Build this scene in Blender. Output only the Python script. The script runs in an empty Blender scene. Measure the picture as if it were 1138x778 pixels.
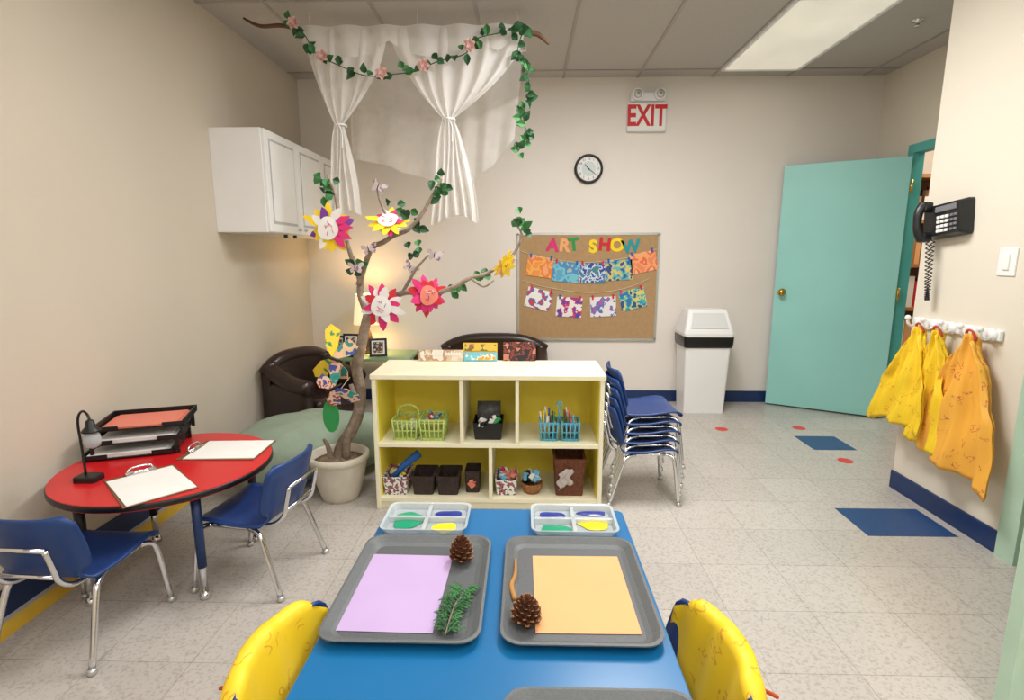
import bpy, math, random, bmesh
from mathutils import Vector, Matrix, noise
random.seed(7)
sc=bpy.context.scene
PI=math.pi
# ---------------------------------------------------------------- materials
def lin(c):
    o=[]
    for v in c[:3]:
        v=v/255.0
        o.append(v/12.92 if v<=0.04045 else ((v+0.055)/1.055)**2.4)
    return (o[0],o[1],o[2],1.0)
MATS={}
def mat(name,col,rough=0.6,metal=0.0,var=0.06,nscale=6.0,bump=0.0,bscale=60.0,col2=None,thr=None,emit=0.0,spec=0.5,alpha=1.0,coat=0.0,soft=0.015):
    if name in MATS: return MATS[name]
    m=bpy.data.materials.new(name); m.use_nodes=True
    nt=m.node_tree; N=nt.nodes; L=nt.links
    b=N['Principled BSDF']
    b.inputs['Roughness'].default_value=rough; b.inputs['Metallic'].default_value=metal
    b.inputs['Specular IOR Level'].default_value=spec
    b.inputs['Coat Weight'].default_value=coat
    tc=N.new('ShaderNodeTexCoord'); nz=N.new('ShaderNodeTexNoise'); nz.inputs['Scale'].default_value=nscale
    nz.inputs['Detail'].default_value=4
    L.new(tc.outputs['Object'],nz.inputs['Vector'])
    rp=N.new('ShaderNodeValToRGB'); L.new(nz.outputs['Fac'],rp.inputs['Fac'])
    c=lin(col)
    if col2 is not None:
        c2=lin(col2); t=thr if thr else 0.55
        rp.color_ramp.elements[0].color=c; rp.color_ramp.elements[0].position=t-soft
        rp.color_ramp.elements[1].color=c2; rp.color_ramp.elements[1].position=t+soft
    else:
        rp.color_ramp.elements[0].position=0.3; rp.color_ramp.elements[1].position=0.7
        rp.color_ramp.elements[0].color=tuple(x*(1-var) for x in c[:3])+(1,)
        rp.color_ramp.elements[1].color=tuple(min(1,x*(1+var)) for x in c[:3])+(1,)
    L.new(rp.outputs['Color'],b.inputs['Base Color'])
    if bump>0:
        n2=N.new('ShaderNodeTexNoise'); n2.inputs['Scale'].default_value=bscale; L.new(tc.outputs['Object'],n2.inputs['Vector'])
        bp=N.new('ShaderNodeBump'); bp.inputs['Strength'].default_value=bump; bp.inputs['Distance'].default_value=0.01
        L.new(n2.outputs['Fac'],bp.inputs['Height']); L.new(bp.outputs['Normal'],b.inputs['Normal'])
    if emit>0:
        L.new(rp.outputs['Color'],b.inputs['Emission Color']); b.inputs['Emission Strength'].default_value=emit
    if alpha<1: b.inputs['Alpha'].default_value=alpha
    MATS[name]=m; return m
def splotch(name,cols,scale=18,rough=0.7,lo=.34,span=.32):
    if name in MATS: return MATS[name]
    m=bpy.data.materials.new(name); m.use_nodes=True; N=m.node_tree.nodes; L=m.node_tree.links
    b=N['Principled BSDF']; b.inputs['Roughness'].default_value=rough
    tc=N.new('ShaderNodeTexCoord'); nz=N.new('ShaderNodeTexNoise'); nz.inputs['Scale'].default_value=scale; nz.inputs['Detail'].default_value=2
    L.new(tc.outputs['Object'],nz.inputs['Vector'])
    rp=N.new('ShaderNodeValToRGB'); rp.color_ramp.interpolation='CONSTANT'; L.new(nz.outputs['Fac'],rp.inputs['Fac'])
    n=len(cols); e=rp.color_ramp.elements
    for i,c in enumerate(cols):
        p=0.0 if i==0 else lo+span*i/n
        if i<2: el=e[i]; el.position=p
        else: el=e.new(p)
        el.color=lin(c)
    L.new(rp.outputs['Color'],b.inputs['Base Color']); MATS[name]=m; return m
def lined_print(name,base,line,scale=16,rough=.5):
    """fabric printed with small outlined doodles: thin iso-lines of a noise field, only inside scattered patches"""
    m=bpy.data.materials.new(name); m.use_nodes=True; N=m.node_tree.nodes; L=m.node_tree.links; b=N['Principled BSDF']; b.inputs['Roughness'].default_value=rough
    tc=N.new('ShaderNodeTexCoord'); n1=N.new('ShaderNodeTexNoise'); n1.inputs['Scale'].default_value=scale*1.8; n1.inputs['Detail'].default_value=1
    n2=N.new('ShaderNodeTexVoronoi'); n2.inputs['Scale'].default_value=scale; n2.feature='F1'
    L.new(tc.outputs['Object'],n1.inputs['Vector']); L.new(tc.outputs['Object'],n2.inputs['Vector'])
    r1=N.new('ShaderNodeValToRGB'); e=r1.color_ramp.elements; e[0].position=.45; e[0].color=(0,0,0,1); e[1].position=.475; e[1].color=(1,1,1,1)
    x=e.new(.495); x.color=(1,1,1,1); x=e.new(.52); x.color=(0,0,0,1); L.new(n1.outputs['Fac'],r1.inputs['Fac'])
    r2=N.new('ShaderNodeValToRGB'); r2.color_ramp.elements[0].position=.36; r2.color_ramp.elements[0].color=(1,1,1,1); r2.color_ramp.elements[1].position=.42; r2.color_ramp.elements[1].color=(0,0,0,1); L.new(n2.outputs['Distance'],r2.inputs['Fac'])
    mu=N.new('ShaderNodeMath'); mu.operation='MULTIPLY'; L.new(r1.outputs['Color'],mu.inputs[0]); L.new(r2.outputs['Color'],mu.inputs[1])
    mx=N.new('ShaderNodeMixRGB'); mx.inputs[1].default_value=lin(base); mx.inputs[2].default_value=lin(line); L.new(mu.outputs[0],mx.inputs[0]); L.new(mx.outputs[0],b.inputs['Base Color'])
    MATS[name]=m; return m
def floor_mat():
    m=bpy.data.materials.new('vinyl_tile'); m.use_nodes=True; N=m.node_tree.nodes; L=m.node_tree.links; b=N['Principled BSDF']
    b.inputs['Roughness'].default_value=0.27; b.inputs['Specular IOR Level'].default_value=0.45
    tc=N.new('ShaderNodeTexCoord')
    br=N.new('ShaderNodeTexBrick'); br.offset=0.0; br.squash=1.0
    br.inputs['Scale'].default_value=1.0; br.inputs['Brick Width'].default_value=0.305; br.inputs['Row Height'].default_value=0.305
    br.inputs['Mortar Size'].default_value=0.0014; br.inputs['Mortar Smooth'].default_value=0.3
    br.inputs['Color1'].default_value=lin((195,189,183)); br.inputs['Color2'].default_value=lin((188,182,176)); br.inputs['Mortar'].default_value=lin((158,151,143))
    mp=N.new('ShaderNodeMapping'); mp.inputs['Location'].default_value=(0.09,-0.17,0)
    L.new(tc.outputs['Object'],mp.inputs['Vector']); L.new(mp.outputs['Vector'],br.inputs['Vector'])
    n1=N.new('ShaderNodeTexNoise'); n1.inputs['Scale'].default_value=95; n1.inputs['Detail'].default_value=3; L.new(tc.outputs['Object'],n1.inputs['Vector'])
    r1=N.new('ShaderNodeValToRGB'); r1.color_ramp.elements[0].position=0.33; r1.color_ramp.elements[0].color=(0.80,0.78,0.75,1)
    r1.color_ramp.elements[1].position=0.52; r1.color_ramp.elements[1].color=(1,1,1,1); L.new(n1.outputs['Fac'],r1.inputs['Fac'])
    n2=N.new('ShaderNodeTexNoise'); n2.inputs['Scale'].default_value=2.2; L.new(tc.outputs['Object'],n2.inputs['Vector'])
    r2=N.new('ShaderNodeValToRGB'); r2.color_ramp.elements[0].color=(0.95,0.95,0.95,1); r2.color_ramp.elements[1].color=(1.03,1.03,1.02,1); L.new(n2.outputs['Fac'],r2.inputs['Fac'])
    mx=N.new('ShaderNodeMixRGB'); mx.blend_type='MULTIPLY'; mx.inputs[0].default_value=1; L.new(br.outputs['Color'],mx.inputs[1]); L.new(r1.outputs['Color'],mx.inputs[2])
    m2=N.new('ShaderNodeMixRGB'); m2.blend_type='MULTIPLY'; m2.inputs[0].default_value=1; L.new(mx.outputs['Color'],m2.inputs[1]); L.new(r2.outputs['Color'],m2.inputs[2])
    L.new(m2.outputs['Color'],b.inputs['Base Color'])
    return m
def sheer_mat(name,lo,hi):
    m=bpy.data.materials.new(name); m.use_nodes=True; N=m.node_tree.nodes; L=m.node_tree.links
    for n in list(N): N.remove(n)
    o=N.new('ShaderNodeOutputMaterial'); d=N.new('ShaderNodeBsdfDiffuse'); d.inputs['Color'].default_value=lin((250,248,246))
    t=N.new('ShaderNodeBsdfTranslucent'); t.inputs['Color'].default_value=lin((250,248,246)); p=N.new('ShaderNodeBsdfTransparent')
    a=N.new('ShaderNodeMixShader'); a.inputs[0].default_value=0.4; L.new(d.outputs[0],a.inputs[1]); L.new(t.outputs[0],a.inputs[2])
    tc=N.new('ShaderNodeTexCoord'); nz=N.new('ShaderNodeTexNoise'); nz.inputs['Scale'].default_value=9; L.new(tc.outputs['Object'],nz.inputs['Vector'])
    mr=N.new('ShaderNodeMapRange'); mr.inputs['To Min'].default_value=lo; mr.inputs['To Max'].default_value=hi; L.new(nz.outputs['Fac'],mr.inputs['Value'])
    bmix=N.new('ShaderNodeMixShader'); L.new(mr.outputs[0],bmix.inputs[0]); L.new(p.outputs[0],bmix.inputs[1]); L.new(a.outputs[0],bmix.inputs[2])
    L.new(bmix.outputs[0],o.inputs['Surface']); return m
# ---------------------------------------------------------------- mesh builder
def TR(x=0,y=0,z=0,rx=0,ry=0,rz=0,s=1):
    return Matrix.Translation((x,y,z))@Matrix.Rotation(math.radians(rz),4,'Z')@Matrix.Rotation(math.radians(ry),4,'Y')@Matrix.Rotation(math.radians(rx),4,'X')@Matrix.Scale(s,4)
def rr(hx,hy,r,n=5):
    r=max(1e-4,min(r,hx,hy)); pts=[]
    for k,(sx,sy) in enumerate([(1,1),(-1,1),(-1,-1),(1,-1)]):
        for i in range(n+1):
            a=PI/2*k+PI/2*i/n
            pts.append((sx*(hx-r)+r*math.cos(a), sy*(hy-r)+r*math.sin(a)))
    return pts
def spline(P,n=6):
    P=[Vector(p) for p in P]
    if len(P)<3: return P
    out=[]
    for i in range(len(P)-1):
        p0=P[max(i-1,0)];p1=P[i];p2=P[i+1];p3=P[min(i+2,len(P)-1)]
        for k in range(n):
            t=k/n
            out.append(0.5*((2*p1)+(-p0+p2)*t+(2*p0-5*p1+4*p2-p3)*t*t+(-p0+3*p1-3*p2+p3)*t**3))
    out.append(P[-1]); return out
class B:
    def __init__(s,name): s.name=name; s.v=[]; s.f=[]; s.mi=[]; s.sm=[]; s.mats=[]; s.M=Matrix.Identity(4)
    def add(s,vs,fs,m,smooth=False,M=None):
        if m not in s.mats: s.mats.append(m)
        k=s.mats.index(m); o=len(s.v); T=s.M@M if M is not None else s.M
        s.v+= [T@Vector(v) for v in vs]
        for f in fs: s.f.append([i+o for i in f]); s.mi.append(k); s.sm.append(smooth)
    def box(s,c,d,m,bev=0.0,seg=2,M=None,smooth=None):
        bm=bmesh.new(); bmesh.ops.create_cube(bm,size=1)
        for v in bm.verts: v.co=Vector((v.co.x*d[0],v.co.y*d[1],v.co.z*d[2]))
        if bev>0: bmesh.ops.bevel(bm,geom=bm.edges[:],offset=min(bev,min(d)*0.49),segments=seg,affect='EDGES',profile=0.5)
        bm.verts.index_update()
        T=Matrix.Translation(c); T=M@T if M is not None else T
        s.add([v.co.copy() for v in bm.verts],[[v.index for v in f.verts] for f in bm.faces],m,(bev>0.012) if smooth is None else smooth,T); bm.free()
    def bb(s,x0,x1,y0,y1,z0,z1,m,bev=0.0,**k):
        s.box(((x0+x1)/2,(y0+y1)/2,(z0+z1)/2),(abs(x1-x0),abs(y1-y0),abs(z1-z0)),m,bev,**k)
    def tube(s,P,r,m,seg=8,sm=0,M=None,caps=True):
        if sm:
            if isinstance(r,(list,tuple)):
                n=len(P); rr_=[]
                for i in range(n-1):
                    for k in range(sm): rr_.append(r[i]+(r[i+1]-r[i])*k/sm)
                rr_.append(r[-1]); r=rr_
            P=spline(P,sm)
        P=[Vector(p) for p in P]; n=len(P)
        if not isinstance(r,(list,tuple)): r=[r]*n
        vs=[];fs=[]; up=None
        for i in range(n):
            t=(P[min(i+1,n-1)]-P[max(i-1,0)])
            if t.length<1e-9: t=Vector((0,0,1))
            t.normalize()
            if up is None:
                up=t.orthogonal().normalized()
            else:
                up=(up-t*up.dot(t)); up=up.normalized() if up.length>1e-6 else t.orthogonal().normalized()
            w=t.cross(up)
            for k in range(seg):
                a=2*PI*k/seg; vs.append(P[i]+(up*math.cos(a)+w*math.sin(a))*r[i])
        for i in range(n-1):
            for k in range(seg):
                a=i*seg+k;b=i*seg+(k+1)%seg; fs.append([a,b,b+seg,a+seg])
        if caps: fs.append(list(range(seg))[::-1]); fs.append([(n-1)*seg+k for k in range(seg)])
        s.add(vs,fs,m,True,M)
    def cyl(s,p0,p1,r0,r1,m,seg=20,M=None): s.tube([p0,p1],[r0,r1],m,seg,0,M)
    def lathe(s,prof,m,seg=28,M=None,smooth=True,cap=True):
        vs=[];fs=[]; n=len(prof)
        for r,z in prof:
            for k in range(seg):
                a=2*PI*k/seg; vs.append((r*math.cos(a),r*math.sin(a),z))
        for i in range(n-1):
            for k in range(seg):
                a=i*seg+k;b=i*seg+(k+1)%seg; fs.append([a,b,b+seg,a+seg])
        if cap: fs.append(list(range(seg))[::-1]); fs.append([(n-1)*seg+k for k in range(seg)])
        s.add(vs,fs,m,smooth,M)
    def disc(s,r,h,m,M=None,seg=24): s.lathe([(r,0),(r,h)],m,seg,M,smooth=False)
    def sph(s,c,r,m,seg=14,M=None):
        if not isinstance(r,(list,tuple)): r=(r,r,r)
        h=seg//2+1; pr=[(math.sin(PI*i/h),-math.cos(PI*i/h)) for i in range(h+1)]
        T=Matrix.Translation(c)@Matrix.Diagonal((r[0],r[1],r[2],1)); T=M@T if M is not None else T
        s.lathe([(max(a,1e-4),z) for a,z in pr],m,seg,T)
    def loft(s,rings,m,M=None,cap0=True,cap1=True,smooth=False,n=5):
        vs=[];fs=[];k=None
        for q in rings:
            cx=q[4] if len(q)>4 else 0; cy=q[5] if len(q)>5 else 0
            pts=rr(q[0],q[1],q[2],n); k=len(pts); vs+=[(x+cx,y+cy,q[3]) for x,y in pts]
        for i in range(len(rings)-1):
            for j in range(k):
                a=i*k+j;b=i*k+(j+1)%k; fs.append([a,b,b+k,a+k])
        if cap0: fs.append(list(range(k))[::-1])
        if cap1: fs.append([(len(rings)-1)*k+j for j in range(k)])
        s.add(vs,fs,m,smooth,M)
    def poly(s,pts,th,m,M=None,smooth=False):
        n=len(pts); vs=[(x,-th/2,z) for x,z in pts]+[(x,th/2,z) for x,z in pts]
        fs=[list(range(n)),[n+i for i in range(n)][::-1]]
        for i in range(n): j=(i+1)%n; fs.append([i,i+n,j+n,j])
        s.add(vs,fs,m,smooth,M)
    def sheet(s,f,nu,nv,m,th=0.0,M=None,smooth=True):
        P=[[Vector(f(i/nu,j/nv)) for i in range(nu+1)] for j in range(nv+1)]
        W=nu+1; vs=[];fs=[]
        if th==0:
            for r in P: vs+=r
            for j in range(nv):
                for i in range(nu): a=j*W+i; fs.append([a,a+1,a+W+1,a+W])
            s.add(vs,fs,m,smooth,M); return
        Nn=[]
        for j in range(nv+1):
            for i in range(nu+1):
                du=P[j][min(i+1,nu)]-P[j][max(i-1,0)]; dv=P[min(j+1,nv)][i]-P[max(j-1,0)][i]
                n=du.cross(dv); n=n.normalized() if n.length>1e-9 else Vector((0,0,1)); Nn.append(n)
        flat=[p for r in P for p in r]; K=len(flat)
        vs=[p+n*th/2 for p,n in zip(flat,Nn)]+[p-n*th/2 for p,n in zip(flat,Nn)]
        for j in range(nv):
            for i in range(nu):
                a=j*W+i; fs.append([a,a+1,a+W+1,a+W]); fs.append([K+a,K+a+W,K+a+W+1,K+a+1])
        for i in range(nu):
            fs.append([i,K+i,K+i+1,i+1]); a=nv*W+i; fs.append([a,a+1,K+a+1,K+a])
        for j in range(nv):
            a=j*W; fs.append([a,a+W,K+a+W,K+a]); a=j*W+nu; fs.append([a,K+a,K+a+W,a+W])
        s.add(vs,fs,m,smooth,M)
    def text(s,txt,size,m,M,depth=0.002,align='CENTER',bold=0.0):
        cu=bpy.data.curves.new('t','FONT'); cu.body=txt; cu.size=size; cu.extrude=depth; cu.align_x=align; cu.align_y='CENTER'; cu.offset=bold
        ob=bpy.data.objects.new('t',cu); sc.collection.objects.link(ob); bpy.context.view_layer.update()
        me=bpy.data.meshes.new_from_object(ob.evaluated_get(bpy.context.evaluated_depsgraph_get()))
        s.add([v.co.copy() for v in me.vertices],[list(p.vertices) for p in me.polygons],m,False,M)
        bpy.data.objects.remove(ob); bpy.data.curves.remove(cu); bpy.data.meshes.remove(me)
    def leaf(s,M,l,w,m,fold=0.25):
        vs=[(0,0,0),(w*.35,l*.2,fold*w),(w*.5,l*.45,fold*w),(w*.3,l*.75,fold*w*.5),(0,l,-.1*l),(-w*.3,l*.75,fold*w*.5),(-w*.5,l*.45,fold*w),(-w*.35,l*.2,fold*w),(0,l*.5,0)]
        s.add(vs,[[0,1,2,8],[2,3,4,8],[4,5,6,8],[6,7,0,8]],m,False,M)
    def done(s,origin=None):
        if origin is None:
            xs=[v.x for v in s.v];ys=[v.y for v in s.v];zs=[v.z for v in s.v]
            origin=Vector(((min(xs)+max(xs))/2,(min(ys)+max(ys))/2,min(zs)))
        origin=Vector(origin)
        me=bpy.data.meshes.new(s.name+'_mesh'); me.from_pydata([v-origin for v in s.v],[],s.f)
        for m in s.mats: me.materials.append(m)
        me.polygons.foreach_set('material_index',s.mi); me.polygons.foreach_set('use_smooth',s.sm); me.update()
        ob=bpy.data.objects.new(s.name,me); ob.location=origin; sc.collection.objects.link(ob); return ob
UPX=Matrix.Rotation(PI/2,4,'X')
def face_back(x,y,z): return Matrix.Translation((x,y,z))@UPX
# ---------------------------------------------------------------- palette
white=mat('white_paint',(240,240,240),0.4,var=.015); cream=mat('cream_laminate',(244,238,208),0.4,var=.03)
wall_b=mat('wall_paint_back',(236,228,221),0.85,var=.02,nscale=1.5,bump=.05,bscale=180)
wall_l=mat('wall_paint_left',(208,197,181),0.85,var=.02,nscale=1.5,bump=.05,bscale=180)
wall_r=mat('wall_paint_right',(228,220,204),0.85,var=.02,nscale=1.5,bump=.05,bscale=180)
ceilm=mat('ceiling_tile',(192,186,181),0.9,var=.12,nscale=160,bump=.3,bscale=220)
tbar=mat('ceiling_tbar',(170,164,158),0.6)
navy=mat('navy_vinyl',(22,50,98),0.45,var=.1); bluemat=mat('blue_floor_tile',(38,72,122),0.4,var=.12,nscale=40)
yellowtape=mat('yellow_tape',(224,184,60),0.5); red=mat('red_laminate',(206,30,36),0.28,var=.03); reddot=mat('red_dot',(210,60,50),.5)
black=mat('black_plastic',(18,18,20),0.4); chrome=mat('chrome',(225,225,228),0.16,metal=1.0,var=.02)
chair_blue=mat('chair_blue_plastic',(28,62,122),0.38,var=.06,bump=.08,bscale=300)
table_blue=mat('blue_laminate',(20,106,162),0.3,var=.03)
teal=mat('teal_door_paint',(156,218,212),0.42,var=.03,nscale=2); teal2=mat('teal_trim_paint',(84,176,170),0.4); mint=mat('mint_paint',(184,214,192),.45)
brass=mat('brass',(205,165,80),0.25,metal=1.0)
graytray=mat('gray_tray',(98,102,104),0.45,var=.12,nscale=250,bump=.15,bscale=500); trayin=mat('gray_tray_dark',(88,91,94),.5,var=.15,nscale=250)
brown=mat('brown_leather',(48,33,28),0.3,var=.12,bump=.12,bscale=80)
wood=mat('dark_wood',(96,66,42),0.5,var=.2,nscale=14); wood2=mat('mid_wood',(168,120,76),0.5,var=.15,nscale=14); bark=mat('bark',(146,130,114),0.9,var=.3,nscale=30,bump=.6,bscale=70)
corkm=mat('kraft_board',(178,144,104),0.85,var=.07,nscale=30); alum=mat('aluminium',(200,200,198),.35,metal=.7)
leafg=mat('leaf_green',(58,118,62),0.6,var=.3,nscale=30); leafg2=mat('leaf_dark_green',(40,86,50),0.6,var=.3,nscale=30)
rose=mat('rose_pink',(234,196,190),.7); yel=mat('shelf_yellow',(255,232,84),.5,var=.03)
cloth=sheer_mat('sheer_voile',.66,.88); cloth2=sheer_mat('sheer_voile_thin',.42,.60)
smock_y=lined_print('smock_yellow',(248,210,40),(222,160,40),19); smock_o=lined_print('smock_orange_print',(246,180,66),(198,104,60),19)
smock_r=mat('smock_trim',(186,70,40),.6)
P={k:mat('paper_'+k,c,.75,var=.03) for k,c in dict(white=(240,239,236),purple=(190,164,208),orange=(238,174,118),pink=(220,50,120),yellow=(250,216,40),red=(206,40,50),blue=(40,100,180),green=(50,150,80),ltblue=(110,180,214),salmon=(226,130,110),teal=(40,150,160),violet=(120,60,150)).items()}
# ---------------------------------------------------------------- room
XL,X1,X2,D,H=-1.90,2.90,2.09,4.75,2.73
YR=-2.6; WT=.05
def slab(name,parts):
    b=B(name)
    for p in parts: b.bb(*p[:6],p[6])
    return b.done()
fm=floor_mat(); MATS['f']=fm
slab('floor',[(XL-.1,4.3,YR-.1,5.4,-.1,0,fm)])
slab('ceiling',[(XL-.1,4.3,YR-.1,5.4,H,H+.1,ceilm)])
slab('wall_left',[(XL-.1,XL,YR-.1,D+.1,0,H,wall_l)])
slab('wall_back',[(XL,X1+WT,D,D+.1,0,H,wall_b)])
DY0,DY1,DH=3.38,4.29,2.06
slab('wall_door_side',[(X1,X1+WT,DY1,D,0,H,wall_r),(X1,X1+WT,2.95,DY0,0,H,wall_r),(X1,X1+WT,DY0,DY1,DH,H,wall_r)])
slab('wall_right',[(X2,X2+.1,2.16,2.95,0,H,wall_r),(X2+.1,X1,2.85,2.95,0,H,wall_r),(X2,X2+.1,1.3,2.16,2.06,H,wall_r),(X2,X2+.1,YR,1.3,0,H,wall_r)])
slab('wall_rear',[(XL,X2+.1,YR-.1,YR,0,H,wall_r)])
slab('wall_hallway',[(4.2,4.3,-2.7,5.4,0,H,wall_r),(X1+WT,4.2,5.3,5.4,0,H,wall_b)])
slab('baseboard_back',[(XL+.012,X1-.012,D-.012,D,0,.1,navy)])
slab('baseboard_left',[(XL,XL+.012,YR,D,0,.1,navy)])
slab('baseboard_right',[(X2-.012,X2,2.25,2.95,0,.1,navy),(X2-.012,X2,YR,1.22,0,.1,navy)])
slab('baseboard_door_side',[(X1-.012,X1,4.36,D-.012,0,.1,navy),(X1-.012,X1,2.95,3.3,0,.1,navy)])
slab('trim_1',[(X1-.018,X1+WT+.015,DY1-.012,DY1+.05,0,DH+.05,teal2),(X1-.018,X1+WT+.015,DY0-.05,DY0+.012,0,DH+.05,teal2),(X1-.018,X1+WT+.015,DY0+.012,DY1-.012,DH-.012,DH+.05,teal2)])
slab('trim_2',[(X2-.02,X2+.12,2.148,2.24,0,2.1,mint),(X2-.02,X2+.12,1.22,1.312,0,2.1,mint),(X2-.02,X2+.12,1.312,2.148,2.048,2.1,mint)])
b=B('door_1'); hx,hy=2.868,4.262; ex,ey=2.13,4.685
ang=math.degrees(math.atan2(ey-hy,ex-hx)); W=math.hypot(ex-hx,ey-hy); b.M=TR(hx,hy,0,rz=ang)
b.bb(0,W,-.02,.02,.012,2.02,teal,.004)
for s_ in (-1,1):
    b.lathe([(.03,0),(.03,.006),(.012,.01),(.012,.035),(.026,.045),(.03,.06),(.024,.072),(.001,.076)],brass,20,TR(W-.06,s_*.02,.99,rx=-90*s_))
for z in (.25,1.0,1.8): b.cyl((-.012,.022,z-.05),(-.012,.022,z+.05),.009,.009,brass,10)
b.done()
b=B('door_2'); b.bb(1.345,2.06,1.34,1.385,.012,2.03,mint,.004)
b.lathe([(.03,0),(.03,.006),(.012,.01),(.012,.035),(.028,.05),(.024,.072),(.001,.076)],brass,20,TR(1.41,1.385,.99,rx=-90)); b.done()
b=B('ceiling_grid')
xs=[2.12-.605*i for i in range(7)]
for x in xs+[2.725]: 
    b.bb(x-.010,x+.010,(2.96 if x>2.09 else YR),D,H-.006,H+.002,tbar)
for y in (4.57,3.35,2.13,.91,-.31,-1.53): b.bb(XL,X1 if y>2.95 else X2,y-.010,y+.010,H-.007,H+.002,tbar)
b.done()
lensm=mat('light_diffuser',(236,230,214),.4,emit=.46,var=.10,nscale=2)
def troffer(x,y,power):
    b=B('fluorescent_ceiling_light'); hx,hy=.29,.6
    b.bb(x-hx,x+hx,y-hy,y+hy,H-.012,H-.004,lensm)
    for s_ in (-1,1):
        b.bb(x+s_*hx-.012,x+s_*hx+.012,y-hy,y+hy,H-.02,H,white); b.bb(x-hx,x+hx,y+s_*hy-.012,y+s_*hy+.012,H-.02,H,white)
    b.done()
    if power:
        l=bpy.data.lights.new('unseen_fixture_light','AREA'); l.shape='RECTANGLE'; l.size=.54; l.size_y=1.15; l.energy=power; l.color=(1,.985,.965)
        o=bpy.data.objects.new('unseen_fixture_light',l); o.location=(x,y,H-.03); sc.collection.objects.link(o)
troffer(1.817,3.96,0); troffer(.607,2.66,60); troffer(-.603,1.52,16); troffer(1.212,.30,30); troffer(-.603,-.92,24); troffer(1.212,-1.7,24)  # fixtures past the first are out of view, added to light the room
hl=bpy.data.lights.new('hallway_fill','AREA'); hl.size=.6; hl.energy=20; hl.color=(1,.9,.75); o=bpy.data.objects.new('hallway_fill',hl); o.location=(3.5,4.2,H-.03); sc.collection.objects.link(o)  # unseen lamp without a fixture, added to brighten the view through the doorway
b=B('ceiling_sprinkler'); b.lathe([(.035,0),(.035,-.005),(.012,-.01),(.01,-.03),(.02,-.034),(.02,-.038),(.001,-.04)][::-1],chrome,16,TR(2.42,3.70,H)); b.done()
slab('blue_floor_square',[(1.96,2.245,3.53,3.81,0,.0015,bluemat)])
slab('blue_floor_square',[(1.615,2.03,2.385,2.665,0,.0015,bluemat)])
for x,y in ((1.49,3.96),(2.09,4.0),(2.055,3.335)):
    b=B('red_floor_dot'); b.disc(.045,.0015,reddot,TR(x,y,0)); b.done()
slab('yellow_floor_tape',[(-1.86,-1.78,-1.0,3.1,0,.0015,yellowtape)])
b=B('hallway_bookcase'); b.bb(3.05,3.09,4.85,5.2,0,2.0,wood2); b.bb(3.9,3.94,4.85,5.2,0,2.0,wood2); b.bb(3.05,3.94,5.17,5.2,0,2.0,wood2)
for i in range(6):
    z=.05+i*.38; b.bb(3.09,3.9,4.87,5.17,z,z+.03,wood2)
    if i<5:
        x=3.1
        while x<3.85:
            w=random.uniform(.02,.06); b.bb(x,x+w,4.92,5.12,z+.03,z+.03+random.uniform(.18,.3),random.choice([P['red'],wood2,P['orange'],brown,P['white']])); x+=w+.003
b.done()
# ---------------------------------------------------------------- wall cabinet
b=B('wall_cabinet'); cx=-1.585
b.bb(XL,cx,3.36,D,1.437,2.05,white,.003)
n=3; w=(D-3.37)/n; groove=mat('cabinet_groove',(190,190,190),.5)
for i in range(n):
    y0=3.365+i*w; b.bb(cx,cx+.018,y0+.003,y0+w-.003,1.44,2.047,white,.004)
    b.bb(cx+.016,cx+.0185,y0+.05,y0+w-.05,1.49,2.0,groove); b.bb(cx+.018,cx+.024,y0+.065,y0+w-.065,1.505,1.985,white,.005)
    b.sph((cx+.034,y0+(w-.05 if i%2==0 else .05),1.47),.012,alum)
for y in (3.75,3.9): b.bb(-1.66,-1.64,y,y+.02,1.415,1.437,black)
b.done()
# ---------------------------------------------------------------- bulletin board
b=B('bulletin_board'); x0,x1_,z0,z1=-.06,1.14,.565,1.475; yf=D-.002
b.bb(x0,x1_,yf-.015,yf,z0,z1,corkm)
for q in ((x0-.01,x1_+.01,z1-.008,z1+.012),(x0-.01,x1_+.01,z0-.012,z0+.008)): b.bb(q[0],q[1],yf-.02,yf,q[2],q[3],alum)
for q in (x0-.01,x1_-.008): b.bb(q,q+.018,yf-.02,yf,z0,z1,alum)
cols=['pink','orange','green','yellow','red','yellow','teal']
for ch,x,cn in zip('ARTSHOW',(.235,.335,.415,.58,.68,.785,.905),cols):
    b.text(ch,.145,P[cn],TR(0,0,0)@Matrix.Translation((x,yf-.017,1.375+random.uniform(-.012,.012)))@Matrix.Rotation(random.uniform(-.15,.15),4,'Y')@UPX,.002,bold=.007)
st=mat('string',(220,210,180),.8)
def bunt(pts,arts,yy):
    pp=spline(pts,8); b.tube(pp,.003,st,5)
    for (x,z,rot,m) in arts:
        M=Matrix.Translation((x,yy,z))@Matrix.Rotation(math.radians(rot),4,'Y')
        b.bb(-.112,.112,-.002,.002,-.092,.080,m,M=M); 
        for s_ in (-.088,.088): b.bb(s_-.008,s_+.008,-.008,.004,.06,.098,random.choice([P['red'],P['pink'],P['blue']]),M=M)
y_=yf-.02
A=[splotch('art_%d'%i,c,sc_,lo=lo_) for i,(c,sc_,lo_) in enumerate([
 ([(240,150,70),(246,176,90),(236,130,70),(244,170,120)],10,.34),([(96,170,200),(120,196,214),(80,140,200),(170,196,170)],10,.34),([(50,80,150),(210,220,230),(70,120,190),(70,140,120)],20,.36),
 ([(50,100,160),(100,180,190),(220,200,110),(50,80,140)],14,.34),([(240,140,100),(246,170,110),(236,110,80),(248,190,140)],10,.34),([(242,240,236),(242,240,236),(80,110,190),(210,70,80)],22,.36),
 ([(240,236,232),(240,236,232),(200,50,120),(70,80,180)],18,.34),([(236,232,236),(236,232,236),(90,120,190),(190,90,160)],20,.36),([(50,120,180),(70,180,190),(220,210,120),(40,90,140)],18,.34)])]
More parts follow.
